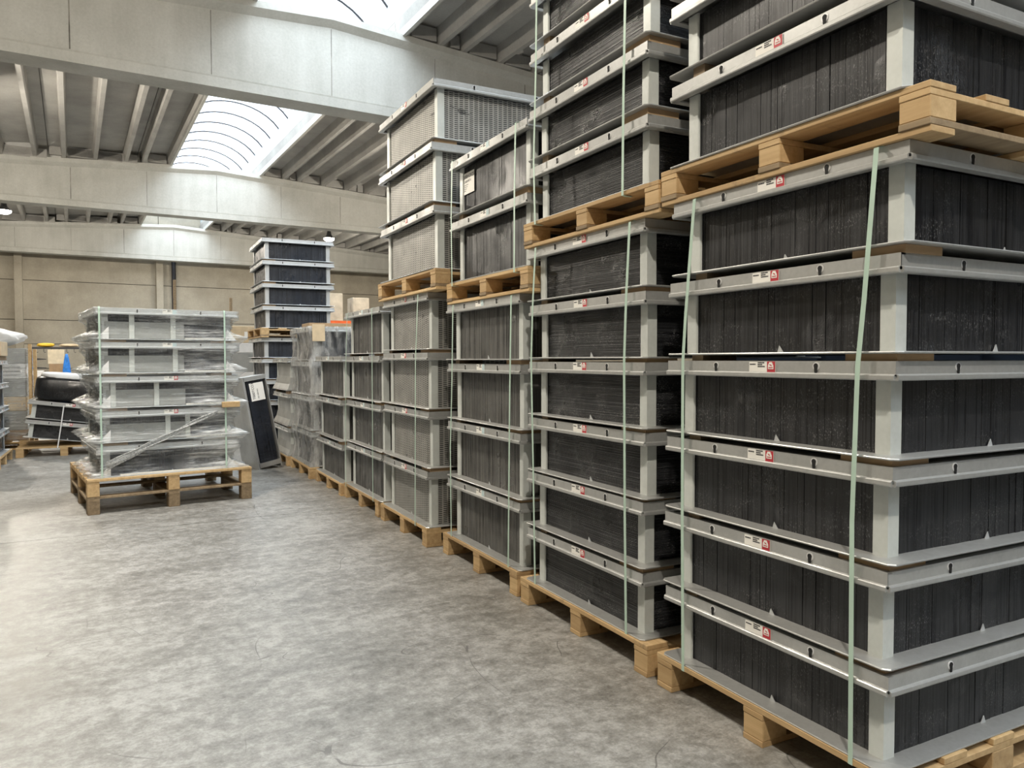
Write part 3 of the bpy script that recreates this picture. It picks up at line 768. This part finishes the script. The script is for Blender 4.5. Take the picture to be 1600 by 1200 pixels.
# ================================================================== film-wrapped pallet standing in the aisle
A9 = R(8.3); c0 = Vector((-.324, 7.764, 0)); nx = Vector((math.cos(A9), math.sin(A9), 0)); ny = Vector((-math.sin(A9), math.cos(A9), 0))
def loc9(u, v, z=0): p = c0+nx*u+ny*v; return (p.x, p.y, z)
PW, PD = 1.465, 1.50
t = thing('wooden_pallet', 'tall double-deck pallet under the film-wrapped stack in the aisle', 'pallet', loc9(0, 0), A9, 'wooden pallets')
for i in range(8):
    v = .06+(PD-.12)*i/7
    ob('deck_board', cached('d9', lambda: boxm('deck_board', PW, .13, .022, WOOD, .002)), t, (PW/2, v, .300))
for u in (.05, PW/2, PW-.05):
    ob('stringer_board', cached('s9', lambda: boxm('stringer_board', .10, PD, .022, WOOD, .002)), t, (u, PD/2, .277))
    for v in (.055, PD/2, PD-.055):
        ob('block', cached('b9', lambda: boxm('block', .10, .11, .112, WOOD, .003)), t, (u, v, .164))
        ob('block', cached('b9o', lambda: boxm('block', .10, .11, .118, WOOD_OLD, .003)), t, (u, v, .0))
    ob('middle_board', cached('m9a', lambda: boxm('middle_board', .10, PD, .022, WOOD_OLD, .002)), t, (u, PD/2, .1185))
for v in (.055, PD/2, PD-.055):
    ob('middle_board', cached('m9b', lambda: boxm('middle_board', PW, .10, .022, WOOD_OLD, .002)), t, (PW/2, v, .1413))
ULy, UW = 1.25, 1.22
tops9 = [.615, .935, 1.255, 1.575, 1.890]; zprev = .3225
bars = [(), (.60, .78), (.13, .50), (.30, .68), (.30, .66)]
for i, zt in enumerate(tops9):
    h = .292 if i else round(zt-zprev, 3)
    zb = zt-h if i else zprev
    o_ = ['lowest', 'second from bottom', 'middle', 'second from top', 'topmost'][i]
    e = exchanger(*loc9(.725+.004*((i*7) % 3-1), .66, zb), ULy, UW, h, f'steel-fronted exchanger, {o_} of the film-wrapped stack in the aisle', 'B', A9+R(90), 'exchangers of the film-wrapped aisle stack', steel=STEEL_PALE_LIT, seed=i, stick='red' if i in (1, 2) else 'pale', stickers=(i > 0))
    fx = -UW/2+.040
    if i:
        ob('front_sheet', MB().box(fx, fx+.006, ULy/2-.76, ULy/2-.075, .012, h-.125).mesh('front_sheet', SHEET), e)
        for u in bars[i]:
            ob('upright_bar', MB().box(fx-.012, fx-.001, ULy/2-u-.022, ULy/2-u+.022, .012, h-.045).mesh('upright_bar', STEEL_POST), e)
    ob('paper_strip', MB().box(-UW/2-.004, -UW/2+.02, -ULy/2+.12, ULy/2-(.76 if i else .18), .009, .024).mesh('paper_strip', PAPER), e)
    for s in (-1, 1):
        y = s*(ULy/2-.005)
        ob('corner_gusset', MB().prism([(y, .009), (y-s*.10, .009), (y-s*.085, .115)] if s < 0 else [(y, .009), (y-s*.10, .009), (y-s*.10, .12)], 0, -UW/2+.012, -UW/2+.016).mesh('corner_gusset', WHITE), e)
    if i:
        for u, wh in ((.15, 'left'), (1.10, 'right')):
            tag(ob('wooden_spacer', cached('sp9', lambda: boxm('wooden_spacer', .20, .2, .0255, CARD)), None, loc9(.1+u, .17, zprev), (0, 0, A9)),
                f'{wh} brown spacer under {o_} unit of the film-wrapped aisle stack', 'spacer', 'wooden spacers between stacked exchangers')
    zprev = zt
bd = [(a-.29+.03, a-.085) for a in tops9]; bd[0] = (.34, .52)
fo = tag(ob('stretch_film', wrap(.082, 1.368, .036, 1.285, .326, 1.894, bd, FILM_AISLE, 'stretch_film', .05, 90, .010, .12, .085), None, (c0.x, c0.y, 0), (0, 0, A9)),
         'clear shiny film stretched around the stack in the aisle', 'film')
b = MB(); random.seed(5)
for k in range(7):
    path = []
    for i in range(15):
        q = i/14; path.append((.16+q*.98+.008*math.sin(i+k), .022+.006*math.sin(k*1.3+i*.7), .43+q*.47+(k-3)*.012*(1-q*.75)+.006*math.sin(i*1.3+k)))
    b2 = tube(path, .0055, 5); n = len(b.v); b.v += b2.v; b.f += [tuple(n+j for j in f_) for f_ in b2.f]
ob('gathered_strand', b.mesh('gathered_strand', FILM_ROPE, True), fo)
tag(ob('wood_offcut', boxm('wood_offcut', .17, .035, .055, WOOD, .004), None, loc9(1.27, .0, .937), (0, 0, A9)), 'wood offcut caught in film at right of the aisle stack', 'wood')
for u, lb in ((.125, 'left'), (1.225, 'right')):
    b = MB(); rings = []
    for v, z in ((.12, 1.897), (.03, 1.897), (.026, 1.88), (.026, .33), (.03, .2985), (.08, .2985)):
        hz = (0, .0007) if v > .027 else (.0007, 0)
        rings.append([(u-.008, v-hz[0], z-hz[1]), (u+.008, v-hz[0], z-hz[1]), (u+.008, v+hz[0], z+hz[1]), (u-.008, v+hz[0], z+hz[1])])
    b.loft(rings)
    tag(ob('packing_strap', b.mesh('packing_strap', STRAP), None, (c0.x, c0.y, 0), (0, 0, A9)), f'pale green strap at {lb} of the film-wrapped aisle stack', 'strap', 'packing straps around the stacks')

# ================================================================== exchanger panel leaning behind it
lean = thing('leaning_panel', 'tall dark panel in grey frame leaning beside the film-wrapped aisle stack', 'panel', (1.66, 10.02, 0), R(-6))
lean.rotation_euler = (R(-3), R(-9), R(16))
PWd, PHh, PTk = .28, 1.22, .34
ob('core', core_mesh(PWd-.05, PTk-.04, .05, PHh-.05, True, CORE_B, 9), lean, (0, PTk/2, 0))
for x in (-PWd/2-.01, PWd/2):
    ob('frame_rail', MB().box(x, x+.012, 0, PTk, 0, PHh).mesh('frame_rail', STEEL), lean)
ob('frame_rail', MB().box(-PWd/2-.01, PWd/2, .0, PTk, PHh-.055, PHh-.002).mesh('frame_rail', STEEL), lean)
ob('frame_rail', MB().box(-PWd/2-.01, PWd/2, .0, PTk, .04, .10).mesh('frame_rail', STEEL), lean)
ob('side_sheet', MB().box(-PWd/2-.02, -PWd/2-.011, 0.005, PTk+.16, 0.0, PHh).mesh('side_sheet', STEEL_PALE_LIT), lean)
ob('label_sheet', MB().box(-.085, .10, .010, .013, .90, 1.13).mesh('label_sheet', PAPER), lean)
ob('print_line', text_mesh('T000TCO31', .045, INK, 'print_line'), lean, (-.03, .0088, .92), (R(90), R(-90), 0))
ob('print_line', text_mesh('105.160HW2', .024, INK, 'print_line'), lean, (.02, .0088, .92), (R(90), R(-90), 0))

# ================================================================== leaning stack and black bag, left background
pallet(-.82, 13.35, 0, 1.1, 1.2, 'pine pallet under the two tilted exchangers at left', R(90))
TL = R(8.0)
def tilted(x, z, label, seed, dx):
    e = exchanger(x, 13.33, z, 1.06, 1.0, .262, label, 'H', R(90), 'tilted exchangers at left', seed=seed)
    e.rotation_euler = (TL, 0, R(90)); return e
z1 = .144+.536*math.sin(TL)+.002
tilted(-.80, z1, 'dark tilted exchanger, lower of two on the pallet at left', 1, 0)
tilted(-.80+.285*math.sin(TL), z1+.285*math.cos(TL), 'dark tilted exchanger, upper of two on the pallet at left', 2, 0)
def blob(nm, sx, sy, sz, m, e=.45, seed=1, lump=.03):
    random.seed(seed); b = MB(); rings = []; n = 28; kz = 12
    def sg(v, p): return math.copysign(abs(v)**p, v)
    for k in range(kz+1):
        a = -math.pi/2+math.pi*k/kz; r = sg(math.cos(a), e); z = sg(math.sin(a), e)
        r = max(r, .02)
        rings.append([(sx*r*sg(math.cos(t_), e)*(1+lump*math.sin(5*t_+k)), sy*r*sg(math.sin(t_), e)*(1+lump*math.cos(4*t_+k*1.3)), sz*z*(1+lump*math.sin(3*t_+seed))) for t_ in [2*math.pi*i/n for i in range(n)]])
    b.loft(rings); return b.mesh(nm, m, True)
zt2 = z1+.285*math.cos(TL)+.262*math.cos(TL)
bag = tag(ob('black_bundle', blob('black_bundle', .50, .44, .185, BLACK_BAG, .33, 2, .018), None, (-.70, 13.30, zt2+.20), (0, TL*.7, 0)), 'bulky bundle in black film on the tilted exchangers at left', 'bundle')
ob('white_top', blob('white_top', .45, .40, .06, WHITE, .5, 4, .02), bag, (-.0, 0, .18))
for x, lb in ((-.90, 'left'), (-.52, 'right')):
    b = MB(); b.loft([[(x+q*.12-.008, 12.80+(.012 if j else -.002)*0-.002, z), (x+q*.12+.008, 12.798, z), (x+q*.12+.008, 12.799, z), (x+q*.12-.008, 12.799, z)] for j, (q, z) in enumerate(((0, .122), (.4, .44), (.75, .74)))])
    tag(ob('packing_strap', b.mesh('packing_strap', WHITE)), f'white strap at {lb} of the two tilted exchangers', 'strap', 'packing straps around the stacks')

# ================================================================== stack cut by the left edge
pallet(-2.03, 12.15, 0, 1.16, 1.24, 'pine pallet of the stack cut by the left edge', base='x')
zp = .144
for i, zt in enumerate((.444, .765, 1.085, 1.405)):
    exchanger(-2.02, 12.15, zp, 1.14, 1.08, round(zt-zp-.003, 3), f'grey exchanger, {ORD[i] if i < 3 else "topmost"} of the stack cut by the left edge', 'B', R(180), 'exchangers of the left edge stack', steel=STEEL_PALE_LIT, seed=i)
    zp = zt
tag(ob('timber_beam', boxm('timber_beam', 1.0, .9, .055, WOOD_OLD, .004), None, (-1.97, 12.1, 1.4055)), 'thick brown board on the stack cut by the left edge', 'board')
tag(ob('carton', boxm('carton', .80, .62, .19, CARD_PALE, .006), None, (-1.84, 12.1, 1.462)), 'plain tan carton on the stack cut by the left edge', 'carton')
# film-wrapped column of boxes with a white bag on top
pallet(-1.88, 14.5, 0, 1.0, 1.0, 'pine pallet under the film-wrapped boxes at left')
zz = .1445
for i, (h, m, lb) in enumerate(((.16, CARD, 'brown lowest'), (.30, SHEET, 'grey second'), (.22, CARD_PALE, 'tan third'), (.28, SHEET, 'grey fourth'), (.24, WHITE, 'white printed fifth'), (.24, SHEET, 'grey topmost'))):
    cb = tag(ob('box', boxm('box', .92, .9, h, m, .012), None, (-1.85, 14.5, zz)), f'{lb} box in the film-wrapped column at left', 'box', 'boxes of the film-wrapped column')
    if i == 4:
        for k in range(3): ob('print_line', MB().box(.12, .38, -.4525, -.4495, .05+.06*k, .075+.06*k).mesh('print_line', GREY_INK), cb)
    zz += h+.001
tag(ob('stretch_film', wrap(-2.325, -1.375, 14.03, 14.97, .15, zz+.003, [(.32, .60), (.62, .82), (.84, 1.1), (1.12, 1.34)], FILM, 'stretch_film', .015)), 'clear film around the column of boxes at left', 'film')
tag(ob('white_bag', blob('white_bag', .50, .40, .15, WHITE, 1.0, 6, .14), None, (-1.95, 14.5, zz+.172)), 'crumpled white plastic bag on top of the film-wrapped boxes', 'bag')
for k, (x, hh) in enumerate(((-1.335, 1.66), (-1.27, 1.58))):
    tag(ob('timber_plank', boxm('timber_plank', .045, .10, hh, WOOD, .003), None, (x, 14.05, 0.0005), (0, R(-1.2)*0, 0)), ['pale timber plank upright beside the film-wrapped boxes', 'pale timber plank upright nearer the tool rack'][k], 'plank', 'upright timber planks')

# ================================================================== tool rack and bench far left
tr = thing('tool_rack', 'dark tool rack with hooks before the far wall at left', 'rack', (-1.40, 20.2, 0))
ob('shelf', MB().box(-.56, .62, -.02, .22, 1.66, 1.70).mesh('shelf', DARK_METAL), tr)
for x in (-.54, .58): ob('leg', MB().box(x, x+.04, .0, .04, 0, 1.66).mesh('leg', DARK_METAL), tr)
for k in range(7):
    x = -.4+.15*k; ob('hook', tube([(x, .02, 1.66), (x, .0, 1.60), (x+.02, -.02, 1.575), (x+.04, -.02, 1.59)], .006, 5).mesh('hook', DARK_METAL), tr)
tag(ob('yellow_bundle', blob('yellow_bundle', .17, .09, .045, YELLOW, .7, 8, .08), None, (-1.62, 20.3, 1.75)), 'yellow bundle lying on the tool rack', 'bundle')
tag(ob('pale_bundle', blob('pale_bundle', .2, .09, .035, CARD_PALE, .7, 9, .08), None, (-1.15, 20.3, 1.742)), 'tan rags lying on the tool rack', 'rags')
bench = thing('workbench', 'low workbench behind the black bundle at far left', 'bench', (-1.4, 19.6, 0))
ob('bench_top', MB().box(-.62, .7, -.35, .35, .78, .84).mesh('bench_top', WOOD_OLD), bench)
for x in (-.58, .62):
    for y in (-.3, .26): ob('leg', MB().box(x, x+.04, y, y+.04, 0, .78).mesh('leg', DARK_METAL), bench)
tag(ob('white_carton', boxm('white_carton', .20, .2, .33, WHITE, .006), None, (-1.70, 19.5, .8405)), 'white carton standing on the workbench', 'carton')
bd_ = thing('wooden_board', 'brown board with cream upper half leaning on the tool rack', 'board', (-1.36, 19.75, .8405))
ob('lower_half', MB().box(-.16, .12, 0, .03, 0, .48).mesh('lower_half', CARD), bd_); ob('upper_half', MB().box(-.18, .14, .0, .03, .48, .80).mesh('upper_half', flat('cream_board', (.72, .62, .45))), bd_)
def cone():
    b = MB(); rings = []
    for k in range(9):
        q = k/8; r = .07*(1-q)**.6+.018
        rings.append([(r*math.cos(a)*(1+.22*math.sin(4*a+q*3)), r*.6*math.sin(a)*(1+.2*math.cos(5*a)), .70*q) for a in [i*math.pi/9 for i in range(18)]])
    b.loft(rings); return b.mesh('blue_cloth', BLUE, True)
tag(ob('blue_cloth', cone(), None, (-1.16, 19.45, .8405)), 'bright blue folded cloth standing on the workbench', 'cloth')
tag(ob('dark_toolbox', boxm('dark_toolbox', .26, .2, .22, DARK_METAL, .01), None, (-.86, 19.5, .8405)), 'dark toolbox on the workbench beside the blue cloth', 'toolbox')
for k, z in enumerate((1.22, 1.42)):
    o = thing('wall_tool', ['dark blue hand tool hanging low on the rack', 'dark blue hand tool hanging high on the rack'][k], 'tool', (-1.74, 20.16, z), 0, 'tools on the rack')
    ob('blade', MB().prism([(-.10, -.02), (.14, -.005), (.14, .01), (-.10, .03)], 1, -.01, .01).mesh('blade', DARK_METAL), o); ob('handle', MB().box(-.16, -.10, -.015, .015, -.015, .025).mesh('handle', BLUE), o)
# timber stakes seen over the aisle stack
for px, x, y, z, lb in ((0, .93, 17.0, 3.05, 'tallest'), (1, 2.02, 17.0, 2.72, 'middle'), (2, 2.72, 17.0, 2.66, 'shortest')):
    tag(ob('timber_stake', boxm('timber_stake', .055, .055, z, WOOD_OLD, .004), None, (x, y, .0005)), f'{lb} timber stake rising behind the film-wrapped aisle stack', 'stake', 'timber stakes')

# ================================================================== boxes between the aisle stack and the white-framed stack
pallet(2.05, 14.6, 0, 1.0, 1.0, 'pine pallet under the mixed boxes behind the leaning panel')
zz = .1445
for i, (h, m, w, lb) in enumerate(((.40, SHEET, .95, 'grey lowest'), (.34, CARD, .85, 'brown second'), (.30, WHITE, .8, 'white third'), (.34, SHEET, .9, 'grey fourth'), (.18, WHITE, .7, 'white fifth'), (.30, CARD_PALE, .85, 'tan topmost'))):
    cb = tag(ob('box', boxm('box', w, .8, h, m, .01), None, (1.93-.02*(i % 2), 14.6, zz)), f'{lb} box of the mixed pile left of the white-framed stack', 'box', 'boxes of the mixed pile')
    if i == 5: ob('label_sheet', MB().box(.0, .14, -.4025, -.399, .08, .2).mesh('label_sheet', PAPER), cb)
    zz += h+.001
# ================================================================== pallet rack with cartons, far right background
rk = thing('pallet_rack', 'pallet rack with orange beams far behind the white-framed stack', 'rack', (5.5, 20.4, 0))
for x in (-1.5, 1.4):
    for y in (0, .9): ob('upright', MB().box(x, x+.09, y, y+.07, 0, 2.7).mesh('upright', DARK_METAL), rk)
for z in (1.05, 2.33):
    for y in (-.04, .9): ob('beam', MB().box(-1.42, 1.4, y, y+.05, z, z+.13).mesh('beam', ORANGE), rk)
    ob('shelf_panel', MB().box(-1.42, 1.4, .012, .89, z+.09, z+.125).mesh('shelf_panel', WOOD_OLD), rk)
for x, z, w, h, m, lb in ((4.97, 2.461, .76, .76, BEIGE, 'large tan carton on the rack beside the white-framed stack'), (5.86, 2.461, .46, .66, BEIGE, 'smaller brown wrapped carton on the rack'), (5.30, 1.181, .50, 1.1, WHITE, 'white box on the lower rack shelf')):
    tag(ob('carton', boxm('carton', w, .6, h, m, .012), None, (x, 20.85, z)), lb, 'carton', 'cartons on the rack')

# ================================================================== guessed machine behind the nearest stacks, tall body added to block light
mc = thing('machine_light_blocker', 'guessed blue-grey machine cabinet added behind the nearest stacks to block light', 'machine', (3.75, 1.2, 0))
BG = flat('light_blocker_blue_grey', (0.05, 0.07, 0.11), .5)
ob('body', MB().box(0, 1.6, 0, 3.0, .1, 2.95).mesh('body', BG), mc)
ob('plinth', MB().box(.04, 1.56, .04, 2.96, 0, .1).mesh('plinth', DARK_METAL), mc)  # guessed plinth of the added light blocker
for k in range(3):
    d_ = ob('door', MB().box(-.02, -.001, .05+k*.98, .96+k*.98, .2, 2.85).mesh('door', BG), mc)  # guessed doors and handles of the added light blocker
    ob('handle', MB().box(-.05, -.02, .86+k*.98, .89+k*.98, 1.1, 1.3).mesh('handle', STEEL), d_)
ob('light_blocker_brace', tube([(-.05, .3, 1.95), (-.05, 1.1, 2.6)], .03, 6).mesh('light_blocker_brace', STEEL), mc)
